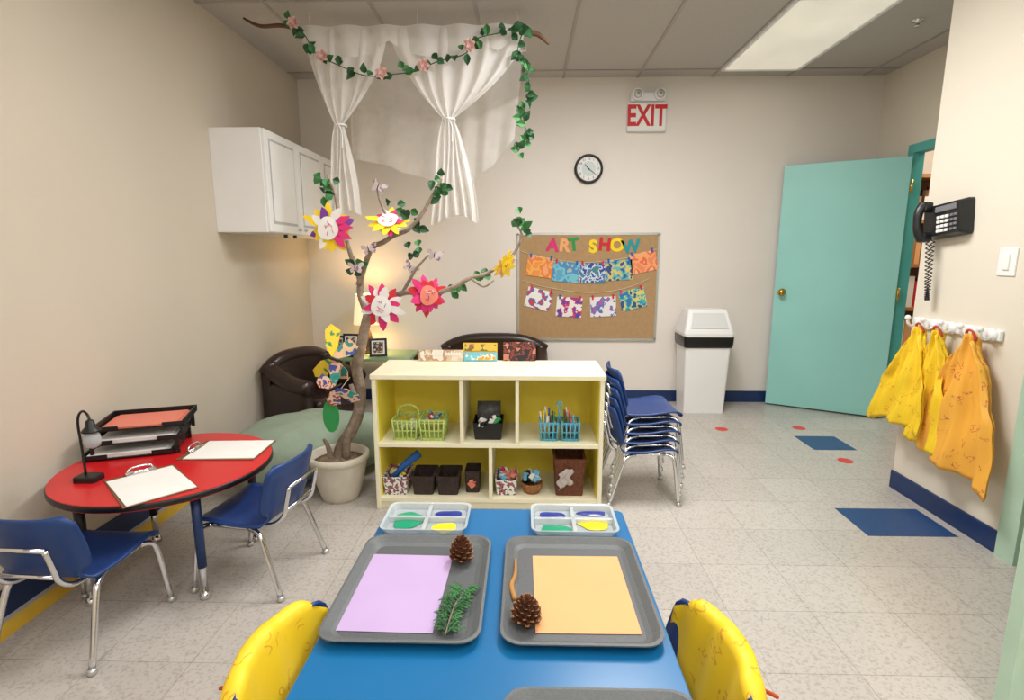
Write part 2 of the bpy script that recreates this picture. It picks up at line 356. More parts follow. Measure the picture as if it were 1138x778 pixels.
bunt([(x0+.02,y_,1.33),(.2,y_,1.27),(.5,y_,1.235),(.85,y_,1.27),(1.12,y_,1.35)],[(.125,1.205,8,A[0]),(.35,1.16,5,A[1]),(.58,1.15,0,A[2]),(.81,1.175,-4,A[3]),(1.015,1.245,-12,A[4])],y_)
bunt([(x0+.03,y_,1.08),(.2,y_,1.02),(.55,y_,.975),(.85,y_,1.01),(1.08,y_,1.1)],[(.12,.925,14,A[5]),(.385,.855,4,A[6]),(.68,.86,-3,A[7]),(.935,.925,-14,A[8])],y_)
b.done()
# ---------------------------------------------------------------- exit sign
b=B('exit_sign'); b.bb(.83,1.145,D-.05,D,2.30,2.525,white,.006); b.bb(.845,1.13,D-.054,D-.049,2.315,2.51,P['white'])
exr=mat('exit_red',(206,30,32),.5)
b.text('EXIT',.225,exr,face_back(.985,D-.055,2.412)@Matrix.Diagonal((.70,1.0,1,1)),.001,bold=.006)
b.bb(.85,1.135,D-.06,D,2.53,2.60,white,.01)
for x in (.90,1.08):
    b.lathe([(.04,0),(.046,.03),(.046,.045),(.038,.047),(.001,.04)],white,20,TR(x,D-.055,2.575,rx=90)); b.lathe([(.034,.048),(.001,.052)],P['white'],20,TR(x,D-.055,2.575,rx=90)); b.lathe([(.012,.053),(.001,.056)],alum,12,TR(x,D-.055,2.575,rx=90))
b.done()
# ---------------------------------------------------------------- clock
b=B('wall_clock'); M=TR(.527,D,2.009,rx=90)
b.lathe([(.118,0),(.12,.02),(.115,.035),(.10,.036),(.098,.025)],black,40,M,cap=False); b.disc(.1,.024,P['white'],M,40)
b.lathe([(.06,.0245),(.001,.0245)],mat('clock_grey',(205,215,215),.5),32,M,cap=False,smooth=False)
for i in range(12):
    a=PI/6*(i+1); b.text(str(i+1),.026,black,M@Matrix.Translation((.08*math.sin(a),.08*math.cos(a),.026)),.0005)
for a,l,w in ((-42,.048,.006),(128,.075,.004)):
    a=math.radians(a); b.bb(-w/2,w/2,-.012,l,.027,.029,black,M=M@Matrix.Rotation(-a,4,'Z'))
b.sph((0,0,.03),.006,black,M=M); b.done()
# ---------------------------------------------------------------- trash can
b=B('swing_lid_trash_can'); M=TR(1.49,4.50,0)
b.loft([(.165,.12,.02,0),(.185,.145,.025,.58),(.19,.15,.025,.62)],white,M)
bag=mat('black_bag',(14,14,16),.3,bump=.3,bscale=40)
b.loft([(.192,.152,.025,.555),(.199,.158,.025,.58),(.202,.16,.025,.64),(.197,.155,.025,.665)],bag,M,smooth=True)
b.loft([(.200,.16,.03,.645),(.203,.163,.03,.67),(.195,.155,.03,.70),(.165,.09,.02,.83),(.155,.07,.02,.86)],white,M)
b.poly([(-.15,-.06),(.15,-.06),(.125,.07),(-.125,.07)],.006,mat('lid_flap',(222,222,222),.4,var=.01),M@TR(0,-.127,.77,rx=-24)); b.done()
# ---------------------------------------------------------------- phone
b=B('wall_phone'); M=Matrix.Translation((X2,2.76,1.47))@Matrix.Rotation(math.radians(-90),4,'Z')@Matrix.Rotation(math.radians(-6),4,'Y')
b.M=M
pg=mat('phone_black',(26,27,30),.35); pgr=mat('phone_grey',(120,122,126),.5)
b.loft([(.125,.085,.015,0),(.125,.085,.015,.02),(.115,.075,.015,.06)],pg,TR(.0,-.0,0,rx=90))
Mt=TR(0,-.062,0,rx=0)
for r_ in range(4):
    for c in range(3): b.box((-.012+c*.026,0,-.055+r_*.022),(.018,.012,.014),P['white'],.002,M=Mt)
for r_ in range(4):
    for c in range(2): b.box((.072+c*.022,0,-.055+r_*.022),(.016,.012,.012),pgr,.002,M=Mt)
b.box((.03,0,.05),(.13,.01,.028),pgr,.003,M=Mt)
hp=[(-.085,-.085,-.085),(-.085,-.108,-.05),(-.085,-.115,0),(-.085,-.108,.05),(-.085,-.085,.085)]
b.tube(hp,[.026,.021,.018,.021,.026],pg,12,5)
for z in (-.075,.075): b.box((-.085,-.075,z),(.05,.05,.05),pg,.012)
cord=[]
for i in range(320):
    t=i/319; a=i*.8
    z=-.09-.30*math.sin(PI*t); x=-.095+.035*t
    cord.append((x+.008*math.cos(a),-.05+.008*math.sin(a),z))
b.tube(cord,.0028,pg,5); b.done()
b=B('light_switch'); b.bb(X2-.006,X2,2.375,2.465,1.21,1.33,white,.002); b.bb(X2-.012,X2-.004,2.405,2.435,1.235,1.305,P['white'],.003); b.done()
# ---------------------------------------------------------------- hook rack
b=B('coat_hook_rack')
b.bb(X2-.02,X2,2.38,2.92,.925,.975,white,.008)
for y in (2.88,2.77,2.65,2.53,2.42):
    b.tube([(X2-.015,y,.94),(X2-.05,y,.93),(X2-.07,y,.945),(X2-.075,y,.97)],.007,white,8,4); b.sph((X2-.075,y,.975),.014,white); 
    b.lathe([(.03,0),(.028,.008),(.001,.012)],white,16,TR(X2-.018,y,.95,ry=-90))
b.done()
def hang_smock(name,y,zt,zb,w,out,m,seed,skew=0.0):
    """bib smock hanging from a hook: neck loop, bib, flared skirt; front and back layer"""
    b=B(name); rnd=random.Random(seed); ph=rnd.uniform(0,6)
    def prof(v):
        pts=[(0,.12),(.06,.26),(.16,.46),(.28,.56),(.38,.66),(.52,.88),(.8,.98),(1,1.03)]
        for (a,p),(c,q) in zip(pts,pts[1:]):
            if v<=c: t=(v-a)/(c-a); t=t*t*(3-2*t); return p+(q-p)*t
        return 1.03
    for layer in (0,1):
        def f(u,v,layer=layer):
            s_=u*2-1
            ww=w*prof(v)*(1 if layer==0 else .92)
            z=zt-(zt-zb)*v + .045*abs(s_)**2*v*math.sin(ph+2.2*s_) - .05*abs(s_)**2*(1-v)
            fold=.020*math.sin(s_*6+ph)*(0.3+.7*v)+.008*math.sin(s_*17+ph*2+v*4)+.006*math.sin(v*13+s_*5+ph)
            o=out*(.35+.65*v)+fold-(.022*layer)
            return (X2-.062-o, y+skew*v-s_*ww/2, z)
        b.sheet(f,38,34,m,.003)
    b.tube([(X2-.068,y-.03,zt-.03),(X2-.078,y-.015,zt+.010),(X2-.078,y+.015,zt+.010),(X2-.068,y+.03,zt-.03)],.006,smock_r,6,4)
    return b.done()
hang_smock('art_smock',2.79,.94,.42,.36,.06,smock_y,3,.03)
hang_smock('art_smock',2.67,.94,.36,.28,.03,smock_y,5,.0)
hang_smock('art_smock',2.47,.95,.30,.46,.035,smock_o,9,-.02)
# ---------------------------------------------------------------- cubby shelf
b=B('cubby_shelf'); x0,x1_,y0,y1,h=-.765,.395,2.60,2.98,.71
b.bb(x0,x0+.022,y0,y1,0,h,cream,.003); b.bb(x1_-.022,x1_,y0,y1,0,h,cream,.003); b.bb(x0-.006,x1_+.006,y0-.008,y1,h-.02,h+.006,cream,.004)
b.bb(x0+.022,x1_-.022,y0+.006,y1-.01,.04,.06,cream); b.bb(x0+.022,x1_-.022,y0+.02,y0+.035,0,.045,cream); b.bb(x0+.022,x1_-.022,y0+.004,y1-.01,.335,.357,cream,.002)
b.bb(x0+.01,x1_-.01,y1-.012,y1-.001,.0,h-.02,yel)
for x in (-.318,-.038): b.bb(x-.009,x+.009,y0+.004,y1-.012,.357,h-.02,cream,.002)
b.bb(-.183,-.165,y0+.004,y1-.012,.06,.335,cream,.002)
b.bb(x0+.022,x0+.024,y0+.02,y1-.012,.06,h-.02,yel); b.bb(x1_-.024,x1_-.022,y0+.02,y1-.012,.06,h-.02,yel)
b.done()
def slat_basket(b,x,y,z,hx,hy,h,m,n=9):
    b.loft([(hx*.86,hy*.86,.012,z),(hx*.86,hy*.86,.012,z+.012)],m,TR(x,y,0))
    for fz in (0.12,.5,.86,1.0):
        k=.86+.14*fz; zz=z+h*fz; w=.010 if fz==1 else .006
        b.loft([(hx*k,hy*k,.014,zz-w),(hx*k+.003,hy*k+.003,.014,zz),(hx*k-.004,hy*k-.004,.014,zz)],m,TR(x,y,0),False,False); b.loft([(hx*k-.004,hy*k-.004,.014,zz),(hx*k-.004,hy*k-.004,.014,zz-w)],m,TR(x,y,0),False,False)
    for i in range(n+1):
        t=-1+2*i/n
        for s_ in (-1,1): b.tube([(x+t*hx*.84,y+s_*hy*.86,z+.003),(x+t*hx*.97,y+s_*hy,z+h)],.004,m,5)
    k=max(3,n*2//3)
    for i in range(k+1):
        t=-1+2*i/k
        for s_ in (-1,1): b.tube([(x+s_*hx*.86,y+t*hy*.84,z+.003),(x+s_*hx,y+t*hy*.97,z+h)],.004,m,5)
def bin_(b,x,y,z,hx,hy,h,m,inner=None,r=.012,rim=None):
    b.loft([(hx*.88,hy*.88,r,z),(hx,hy,r,z+h),(hx-.006,hy-.006,r,z+h),(hx*.86,hy*.86,r,z+.01)],m,TR(x,y,0))
    if rim: b.loft([(hx+.002,hy+.002,r,z+h-.02),(hx+.005,hy+.005,r,z+h+.003),(hx-.008,hy-.008,r,z+h+.003)],rim,TR(x,y,0),False,False)
def stuff(b,x,y,z,hx,hy,n,mats,s_=.03):
    for i in range(n):
        M=TR(x+random.uniform(-hx,hx)*.7,y+random.uniform(-hy,hy)*.7,z+random.uniform(0,.02),random.uniform(-50,50),random.uniform(-50,50),random.uniform(0,180))
        b.box((0,0,0),(s_*random.uniform(.7,2),s_*random.uniform(.5,1),s_*random.uniform(.3,.8)),random.choice(mats),.003,M=M)
lime=mat('lime_plastic',(196,218,126),.4); cyanp=mat('light_blue_plastic',(98,182,210),.4); weave_d=mat('dark_weave',(54,40,36),.7,var=.4,nscale=90,bump=.6,bscale=90)
weave_b=mat('brown_weave',(104,56,34),.7,var=.4,nscale=90,bump=.6,bscale=90); wicker=mat('wicker',(156,104,60),.7,var=.4,nscale=90,bump=.6,bscale=90)
chk=splotch('patterned_box',[(235,232,225),(235,232,225),(70,80,110),(200,90,80)],60); clutter=[P[k] for k in ('white','red','blue','green','yellow','ltblue','salmon')]
SZ=.358; BZ=.061
b=B('green_storage_basket'); slat_basket(b,-.615,2.72,SZ,.064,.085,.11,lime,5); slat_basket(b,-.475,2.715,SZ,.064,.085,.115,lime,5)
b.tube([(-.67,2.72,SZ+.11),(-.66,2.72,SZ+.15),(-.61,2.72,SZ+.17),(-.565,2.72,SZ+.15),(-.555,2.72,SZ+.11)],.005,lime,6,5); stuff(b,-.475,2.72,SZ+.09,.05,.07,16,clutter,.02); stuff(b,-.61,2.72,SZ+.05,.04,.06,6,[P['white'],lime],.03); b.done()
b=B('craft_supply_box'); bin_(b,-.19,2.74,SZ,.078,.085,.09,black); b.tube([(-.25,2.78,SZ+.12),(-.13,2.78,SZ+.12)],.055,mat('box_grey',(70,70,72),.5,var=.4,nscale=60),16); stuff(b,-.19,2.70,SZ+.07,.06,.05,9,[black,P['white'],P['green']],.035); b.done()
b=B('pencil_caddy')
for x in (.125,.235):
    slat_basket(b,x,2.70,SZ,.047,.055,.10,cyanp,4)
b.tube([(.18,2.7,SZ+.08),(.18,2.7,SZ+.17)],.006,cyanp,6); b.tube([(.165,2.7,SZ+.175),(.18,2.7,SZ+.195),(.195,2.7,SZ+.175)],.006,cyanp,6,4)
for i in range(34):
    x=(.125 if i%2 else .235)+random.uniform(-.03,.03); y=2.70+random.uniform(-.035,.035); t=random.uniform(-.02,.02)
    b.tube([(x,y,SZ+.015),(x+t,y+random.uniform(-.015,.015),SZ+random.uniform(.11,.165))],.0045,random.choice(clutter+[wood,black]),6)
b.done()
b=B('patterned_storage_bin'); bin_(b,-.675,2.72,BZ,.065,.09,.10,chk); stuff(b,-.675,2.72,BZ+.08,.05,.06,8,[P['white'],P['yellow'],wood],.03); b.tube([(-.7,2.68,BZ+.07),(-.64,2.70,BZ+.14),(-.56,2.72,BZ+.20)],[.012,.018,.022],P['blue'],8); b.done()
for x in (-.53,-.40):
    b=B('woven_storage_bin'); bin_(b,x,2.715,BZ,.058,.08,.10,weave_d,rim=weave_d); stuff(b,x,2.72,BZ+.04,.04,.05,6,[black,brown],.03); b.done()
b=B('woven_storage_bin'); bin_(b,-.275,2.73,BZ,.04,.06,.12,weave_d); stuff(b,-.275,2.71,BZ+.05,.03,.04,8,[P['red'],P['salmon']],.04); b.done()
b=B('patterned_storage_bin'); bin_(b,-.095,2.72,BZ,.058,.08,.085,chk); stuff(b,-.095,2.72,BZ+.08,.045,.06,12,[P['white'],P['salmon'],P['ltblue'],P['pink']],.03); b.done()
b=B('wicker_basket'); b.lathe([(.04,BZ),(.055,BZ+.03),(.058,BZ+.055),(.05,BZ+.055),(.045,BZ+.01)],wicker,24,TR(.04,2.70,0)); stuff(b,.04,2.71,BZ+.07,.045,.05,16,[P['white'],P['blue'],black,P['ltblue']],.035); b.done()
b=B('woven_storage_bin'); bin_(b,.235,2.73,BZ,.08,.09,.20,weave_b,rim=weave_b); stuff(b,.225,2.70,BZ+.10,.05,.06,4,[brown],.05)
b.sheet(lambda u,v:(.175+.07*u+.01*math.sin(9*v),2.628+.006*math.sin(u*14)+.008*v,BZ+.14-.09*v-.03*abs(u-.5)+.03*u),10,8,mat('grey_cloth',(196,186,182),.8),.003); b.done()
b=B('picture_books')
def book(x0,x1_,z1,m,tilt,y=2.95): b.bb(x0,x1_,-.006,.006,0,z1,m,M=TR(0,y,.717,rx=tilt)); b.bb(x0+.004,x1_-.004,.006,.016,.003,z1-.003,P['white'],M=TR(0,y,.717,rx=tilt))
book(-.59,-.345,.062,splotch('book_baby_cover',[(226,214,196),(214,192,166),(190,150,120),(236,226,214)],12),-8,2.945); book(-.34,-.155,.05,mat('book_lightblue',(120,196,214),.5),-8,2.94); book(-.345,-.155,.10,mat('book_yellow',(232,186,74),.5),-8,2.958); book(-.12,.06,.105,splotch('book_cover_dark',[(40,34,44),(130,60,50),(60,40,40),(190,120,100)],20),-8,2.955)
b.text('Unusual babies',.036,P['white'],TR(0,2.945,.717,rx=-8)@face_back(-.465,-.0075,.042),.0006,bold=.0008)
b.bb(-.335,-.16,-.0095,-.0062,.056,.092,splotch('book_yellow_art',[(232,186,74),(232,186,74),(70,130,80),(190,80,50)],22),M=TR(0,2.958,.717,rx=-8)); b.bb(-.33,-.165,-.0095,-.0062,.008,.042,splotch('book_blue_art',[(120,196,214),(120,196,214),(240,240,230),(230,160,60)],26),M=TR(0,2.94,.717,rx=-8)); b.done()
# ---------------------------------------------------------------- chairs
def chair_geo(b,M=None):
    old=b.M.copy()
    if M is not None: b.M=b.M@M
    prof=spline([(.165,.272,0),(.155,.288,0),(.10,.290,0),(.0,.278,0),(-.09,.283,0),(-.135,.30,0),(-.155,.34,0),(-.17,.40,0),(-.19,.47,0),(-.203,.52,0)],4)
    n=len(prof)-1
    def f(u,v):
        q=v*n; i=min(int(q),n-1); t=q-i; y=prof[i][0]*(1-t)+prof[i+1][0]*t; z=prof[i][1]*(1-t)+prof[i+1][1]*t
        s2=u*2-1
        if v<.52: w=.158+.01*math.sin(PI*v/.52)
        elif v<.66: w=.158-.03*math.sin(PI*(v-.52)/.14)
        else: w=.158+.008*math.sin(PI*(v-.66)/.34)
        if v<.06: w*= .82+.18*math.sin(PI/2*v/.06)
        if v>.93: w*= .80+.20*math.cos(PI/2*(v-.93)/.07)
        x=s2*w
        if v<.5: z+= .016*abs(s2)**3*math.sin(PI*min(1,v/.5))
        else: y+= .035*abs(s2)**2.2*min(1,(v-.5)/.2)
        return (x,y,z)
    b.sheet(f,14,n,chair_blue,.009)
    for sx in (-1,1):
        b.tube([(sx*.135,.10,.272),(sx*.15,.135,.262),(sx*.16,.15,.22),(sx*.172,.175,.012)],.0105,chrome,8,4)
        b.tube([(sx*.135,.10,.272),(sx*.13,.0,.268),(sx*.13,-.08,.268)],.0105,chrome,8,3)
        b.tube([(sx*.13,-.05,.268),(sx*.145,-.10,.255),(sx*.155,-.125,.21),(sx*.17,-.19,.012)],.0105,chrome,8,4)
        b.tube([(sx*.10,-.04,.266),(sx*.10,-.13,.272),(sx*.10,-.180,.31),(sx*.10,-.195,.36),(sx*.10,-.212,.43)],.009,chrome,8,4)
        b.lathe([(.014,0),(.015,.01),(.012,.02)],alum,10,TR(sx*.1725,.176,0)); b.lathe([(.014,0),(.015,.01),(.012,.02)],alum,10,TR(sx*.1705,-.191,0))
    b.tube([(-.13,.05,.266),(.13,.05,.266)],.008,chrome,8); b.tube([(-.13,-.06,.266),(.13,-.06,.266)],.008,chrome,8); b.tube([(-.10,-.183,.325),(.10,-.183,.325)],.007,chrome,8); b.tube([(-.10,-.212,.43),(.10,-.212,.43)],.007,chrome,8)
    b.M=old
def chair(x,y,rz,s_=1.0):
    b=B('school_chair'); chair_geo(b,TR(x,y,0,rz=rz,s=s_)); return b.done((x,y,0))
chair(-1.52,1.66,-2)
chair(-1.09,2.035,82)
b=B('stacked_chairs')
for i in range(5): chair_geo(b,TR(.628+.006*i,2.84+.012*i,.047*i,rz=-88,s=1.0))
b.done()
def smocked(x,y,rz,seed,side):
    chair(x,y,rz)
    b=B('art_smock'); M=TR(x,y,0,rz=rz); ph=seed
    def f(u,v):
        s2=u*2-1
        wv=.158+.030*max(0,v-.45)
        x_=s2*wv+ (.02*side*max(0,v-.42))
        top=.537-.045*abs(s2)**3+.006*math.sin(9*s2+ph)
        bul=.035*abs(s2)**2.2
        if v<.3: t=v/.3; z=.325+(top-.325)*t+.025*math.sin(3*s2+ph)*(1-t); y_=-.140-.048*t+bul*(.4+.6*t)
        elif v<.42: t=(v-.3)/.12; z=top+.008*math.sin(PI*t); y_=-.188-.036*t+bul
        else:
            t=(v-.42)/.58; z=top-(top-.16+.05*math.sin(4*s2+ph))*t; y_=-.224+bul-.012*math.sin(PI*t)
            y_+= (.012*math.sin(8*s2+ph+t)+.007*math.sin(17*s2+ph*2+3*t)+.004*math.sin(25*t+6*s2)-.012)*min(1,t*2.5)
        if v<.42: y_+= .004*math.sin(10*s2+ph)
        return (x_,y_,z)
    b.sheet(f,40,46,smock_y,.003,M)
    b.tube([(-.1,-.250,.47),(0,-.260,.42),(.08,-.250,.47)],.004,smock_r,6,5,M)
    b.done()
smocked(-.330,.945,-99,1.0,1)
smocked(.222,.975,98,2.3,-1)
# ---------------------------------------------------------------- blue table
b=B('blue_activity_table'); tx0,tx1,ty0,ty1,tz=-.436,.309,.39,1.61,.50
b.loft([(.3725,.61,.02,tz-.028),(.3725,.61,.02,tz-.002),(.370,.607,.02,tz)],table_blue,TR((tx0+tx1)/2,1.0,0)); b.loft([(.3735,.611,.02,tz-.026),(.3735,.611,.02,tz-.008)],black,TR((tx0+tx1)/2,1.0,0))
b.bb(tx0+.05,tx1-.05,ty0+.06,ty1-.06,tz-.075,tz-.028,black)
for x in (tx0+.06,tx1-.06):
    for y in (ty0+.07,ty1-.07):
        b.cyl((x,y,.16),(x,y,tz-.03),.016,.019,black,14); b.cyl((x,y,.02),(x,y,.2),.0125,.0125,chrome,12); b.cyl((x,y,0),(x,y,.02),.02,.016,chrome,14)
b.done()
def tray(x,y,rz=0,hx=.172,hy=.215):
    b=B('cafeteria_tray'); M=TR(x,y,tz,rz=rz); r=.045
    b.loft([(hx-.03,hy-.03,r-.02,.001),(hx-.012,hy-.012,r-.01,.012),(hx,hy,r,.019),(hx,hy,r,.022),(hx-.006,hy-.006,r,.0225),(hx-.022,hy-.022,r-.015,.010),(hx-.034,hy-.034,r-.022,.0045)],graytray,M,cap1=False)
    b.loft([(hx-.034,hy-.034,r-.022,.0045),(.001,.001,.001,.0045)],trayin,M,cap0=False); b.done()
tray(-.262,1.19); tray(.122,1.19); tray(.135,.652,0)
b=B('purple_paper'); b.bb(-.125,.105,-.15,.15,0,.0008,P['purple'],M=TR(-.297,1.175,tz+.0055,rz=-1.0)); b.done()
b=B('orange_paper'); b.bb(-.113,.113,-.15,.15,0,.0008,P['orange'],M=TR(.137,1.18,tz+.0055,rz=.5)); b.done()
clear=mat('clear_plastic',(214,222,224),.15,var=.02,alpha=.55)
paintm={k:mat('paint_'+k,c,.25) for k,c in dict(green=(24,150,110),blue=(34,50,140),yellow=(252,226,20),white=(236,236,236)).items()}
def ptray(x,y,cells):
    b=B('paint_palette_tray'); M=TR(x,y,tz); hx,hy=.127,.088
    b.loft([(hx-.012,hy-.012,.02,.0),(hx-.004,hy-.004,.022,.02),(hx,hy,.024,.024),(hx,hy,.024,.026),(hx-.008,hy-.008,.02,.024),(hx-.014,hy-.014,.018,.006)],clear,M,cap1=True)
    b.bb(-.006,.006,-hy+.01,hy-.01,.005,.022,clear,.002,M=M); b.bb(-hx+.01,hx-.01,-.006,.006,.005,.022,clear,.002,M=M)
    for cx_,cy_,rx_,ry_,c in cells:
        vs=[(0,0,.006)]; nn=28
        for k in range(nn):
            a=2*PI*k/nn; w=1+.08*math.sin(3*a+cx_*90)+.05*math.sin(5*a+cy_*70); vs.append((rx_*w*math.cos(a),ry_*w*math.sin(a),.0))
        b.add(vs,[[0,1+k,1+(k+1)%nn] for k in range(nn)],paintm[c],True,M@TR(cx_,cy_,.0085))
    b.done()
ptray(-.293,1.512,[(-.058,.002,.048,.052,'green'),(.060,.043,.042,.022,'blue'),(.058,-.042,.036,.030,'yellow')])
ptray(.147,1.512,[(-.055,-.044,.045,.028,'green'),(-.062,.043,.04,.022,'blue'),(.062,-.01,.045,.036,'yellow'),(.062,.058,.045,.016,'blue')])
cone_d=mat('pinecone',(112,68,42),.8,var=.4,nscale=60); cone_t=mat('pinecone_tip',(176,130,92),.8,var=.2,nscale=60)
def cone(x,y,r,h):
    b=B('pine_cone'); M=TR(x,y,tz+.006)
    b.sph((0,0,h/2),(r*.5,r*.5,h/2),cone_d,M=M)
    n=60
    for i in range(n):
        t=i/n; a=i*2.39996; z=h*(.06+.92*t); rad=r*.55*math.sin(PI*(.12+.8*t))+r*.12; L_=r*(1.0-.55*t)*.75
        Mi=M@Matrix.Translation((rad*.6*math.cos(a),rad*.6*math.sin(a),z))@Matrix.Rotation(a-PI/2,4,'Z')@Matrix.Rotation(math.radians(10+50*t),4,'X')
        b.add([(-L_*.18,0,0),(L_*.18,0,0),(L_*.42,L_*.8,.001),(0,L_*1.05,.003),(-L_*.42,L_*.8,.001),(-L_*.15,0,.004),(L_*.15,0,.004),(0,L_,.008)],[[0,1,2,3,4],[5,4,7],[6,2,7],[5,6,7],[0,4,5],[1,2,6]],cone_d,False,Mi)
        b.add([(-L_*.2,L_*.8,.0065),(L_*.2,L_*.8,.0065),(L_*.12,L_*1.08,.005),(-L_*.12,L_*1.08,.005)],[[0,1,2,3]],cone_t,False,Mi)
    b.done()
cone(-.165,1.300,.034,.062); cone(.005,1.062,.036,.055)
b=B('evergreen_sprig'); M=TR(-.165,1.07,tz+.014)
stem=[(0,-.06,0),(.005,0,.004),(.012,.04,.006),(.025,.08,.004)]
b.tube(stem,.002,bark,5,4,M)
for q in spline(stem,6):
    for s_ in (-1,1):
        a=random.uniform(35,60)*s_; l=.034*random.uniform(.6,1.2)
        base=M@Matrix.Translation(q)@Matrix.Rotation(-math.radians(a),4,'Z')
        b.leaf(base@Matrix.Rotation(random.uniform(-.3,.5),4,'X'),l,.007,leafg2)
        for k in (.35,.6,.85):
            for s3 in (-1,1): b.leaf(base@Matrix.Translation((0,l*k,.003))@Matrix.Rotation(s3*.8,4,'Z'),l*.45,.005,leafg)
b.done()
b=B('twig'); b.tube([(-.02,1.13,tz+.014),(-.03,1.18,tz+.016),(-.022,1.23,tz+.014),(-.022,1.30,tz+.014)],[.006,.0065,.005,.003],mat('twig_tan',(176,128,72),.8),8,5); b.done()
# ---------------------------------------------------------------- round red table
b=B('round_red_table'); RX,RY,RZ=-1.455,2.06,.46
b.lathe([(.385,RZ-.026),(.39,RZ-.022),(.39,RZ-.006),(.385,RZ-.002)],black,56,TR(RX,RY,0),cap=False); b.lathe([(.386,RZ-.027),(.386,RZ-.001),(.383,RZ)],red,56,TR(RX,RY,0),smooth=False)
b.bb(-.22,.22,-.22,.22,RZ-.06,RZ-.026,black,M=TR(RX,RY,0))
for k,a in enumerate((-42,-125,140,45)):
    a=math.radians(a); x,y=RX+.31*math.cos(a),RY+.31*math.sin(a)
    b.cyl((x,y,.13),(x,y,RZ-.03),.016,.018,navy if k==0 else black,14); b.cyl((x,y,.02),(x,y,.2),.0125,.0125,chrome,12); b.lathe([(.02,0),(.021,.012),(.014,.03)],chrome,14,TR(x,y,0))
b.done()
def clipboard(x,y,rz):
    b=B('clipboard'); M=TR(x,y,RZ,rz=rz)
    b.bb(-.16,.16,-.115,.115,0,.004,mat('hardboard',(120,84,54),.6),.001,M=M); b.bb(-.135,.155,-.108,.108,.004,.007,P['white'],M=M@TR(0,0,0,rz=1.5))
    b.bb(-.158,-.125,-.05,.05,.004,.012,chrome,.003,M=M); b.tube([(-.145,-.045,.012),(-.15,-.03,.03),(-.15,.03,.03),(-.145,.045,.012)],.004,chrome,6,3,M)
    b.tube([(-.14,-.05,.014),(-.14,.05,.014)],.006,chrome,8,0,M); b.done()
clipboard(-1.385,1.85,-43); clipboard(-1.29,2.21,2)
b=B('desk_paper_tray'); M=TR(-1.672,2.225,RZ,rz=20)
for i in range(3):
    z=.006+i*.055; oy=.015*i; ox=.02*i-.02
    b.bb(-.165+ox,.165+ox,-.12+oy,.12+oy,z,z+.004,black,M=M)
    for s_ in (-1,1): b.bb(ox+s_*.163-.003,ox+s_*.163+.003,-.12+oy,.12+oy,z,z+.028,black,M=M)
    b.bb(-.165+ox,.165+ox,.115+oy,.12+oy,z,z+.028,black,M=M); b.bb(-.165+ox,-.08+ox,-.12+oy,-.115+oy,z,z+.02,black,M=M); b.bb(.08+ox,.165+ox,-.12+oy,-.115+oy,z,z+.02,black,M=M)
    if i: 
        for sx in (-.155,.155):
            for sy in (-.10,.10): b.bb(ox+sx-.006,ox+sx+.006,sy-.006,sy+.006,z-.06,z,black,M=M)
    for k in range(4 if i<2 else 2): b.bb(-.14+ox+random.uniform(-.015,.01),.14+ox+random.uniform(-.01,.01),-.11+oy,.10+oy,z+.005+k*.004,z+.008+k*.004,P['salmon'] if i==2 else P['white'],M=M)
for sx in (-.16,.16):
    for sy in (-.11,.11): b.box((sx-.02,sy,.003),(.012,.012,.006),black,M=M)
b.done()
b=B('desk_lamp'); M=TR(-1.645,1.885,RZ)
b.loft([(.042,.03,.01,0),(.042,.03,.01,.018),(.038,.026,.01,.022)],black,M)
b.tube([(-.02,.012,.02),(-.028,.02,.12),(-.03,.02,.21),(-.02,.018,.25),(.005,.01,.268),(.03,.0,.255),(.038,-.005,.235)],.0045,black,8,5,M)
b.lathe([(.008,.24),(.014,.235),(.016,.215),(.03,.20),(.032,.195)],black,20,M@TR(.038,-.005,0),cap=True)
gl=mat('clear_bulb',(210,215,220),.08,alpha=.5)
b.lathe([(.014,.2),(.026,.18),(.03,.16),(.024,.14),(.001,.128)],gl,20,M@TR(.038,-.005,0)); b.done()
# ---------------------------------------------------------------- sofas
def sofa(name,x,y,w,rz,d=.42,hb=.63,ha=.45):
    b=B(name); b.M=TR(x,y,0,rz=rz)
    b.bb(-w/2+.05,w/2-.05,-d/2+.02,d/2-.05,.05,.22,brown,.03,seg=3); b.bb(-w/2+.11,w/2-.11,-d/2,d/2-.12,.20,.30,brown,.04,seg=4)
    n=16; top=[]
    for i in range(n+1):
        t=-1+2*i/n; top.append((t*w/2*.98,hb-.10*abs(t)**3.2-.0))
    pts=[(-w/2*.98,.06)]+top+[(w/2*.98,.06)]
    b.poly([(px,.06+(pz-.06)) for px,pz in pts],.09,brown,TR(0,d/2-.06,0))
    b.tube([(p[0],d/2-.06,p[1]-.012) for p in top],.050,brown,12)
    for s_ in (-1,1):
        b.bb(s_*(w/2-.055)-.05,s_*(w/2-.055)+.05,-d/2+.02,d/2-.05,.05,ha-.05,brown,.03,seg=3)
        b.tube([(s_*(w/2-.05),-d/2+.01,ha-.06),(s_*(w/2-.05),-.05,ha-.045),(s_*(w/2-.05),d/2-.1,ha+.02),(s_*(w/2-.05),d/2-.06,ha+.08)],[.055,.06,.06,.05],brown,14,5)
        for yy in (-d/2+.06,d/2-.08): b.cyl((s_*(w/2-.07),yy,0),(s_*(w/2-.07),yy,.06),.018,.022,black,12)
    return b.done()
sofa('child_loveseat',-.265,4.45,.90,0,.44,.60,.44)
sofa('child_armchair',-1.545,3.84,.58,62,.46,.585,.46)
b=B('side_table'); b.bb(-1.60,-.93,4.25,4.68,.45,.475,mat('green_table',(136,168,128),.4),.005)
for x in (-1.57,-.96):
    for y in (4.28,4.65): b.bb(x-.018,x+.018,y-.018,y+.018,0,.45,wood)
b.done()
b=B('table_lamp'); M=TR(-1.33,4.50,.475)
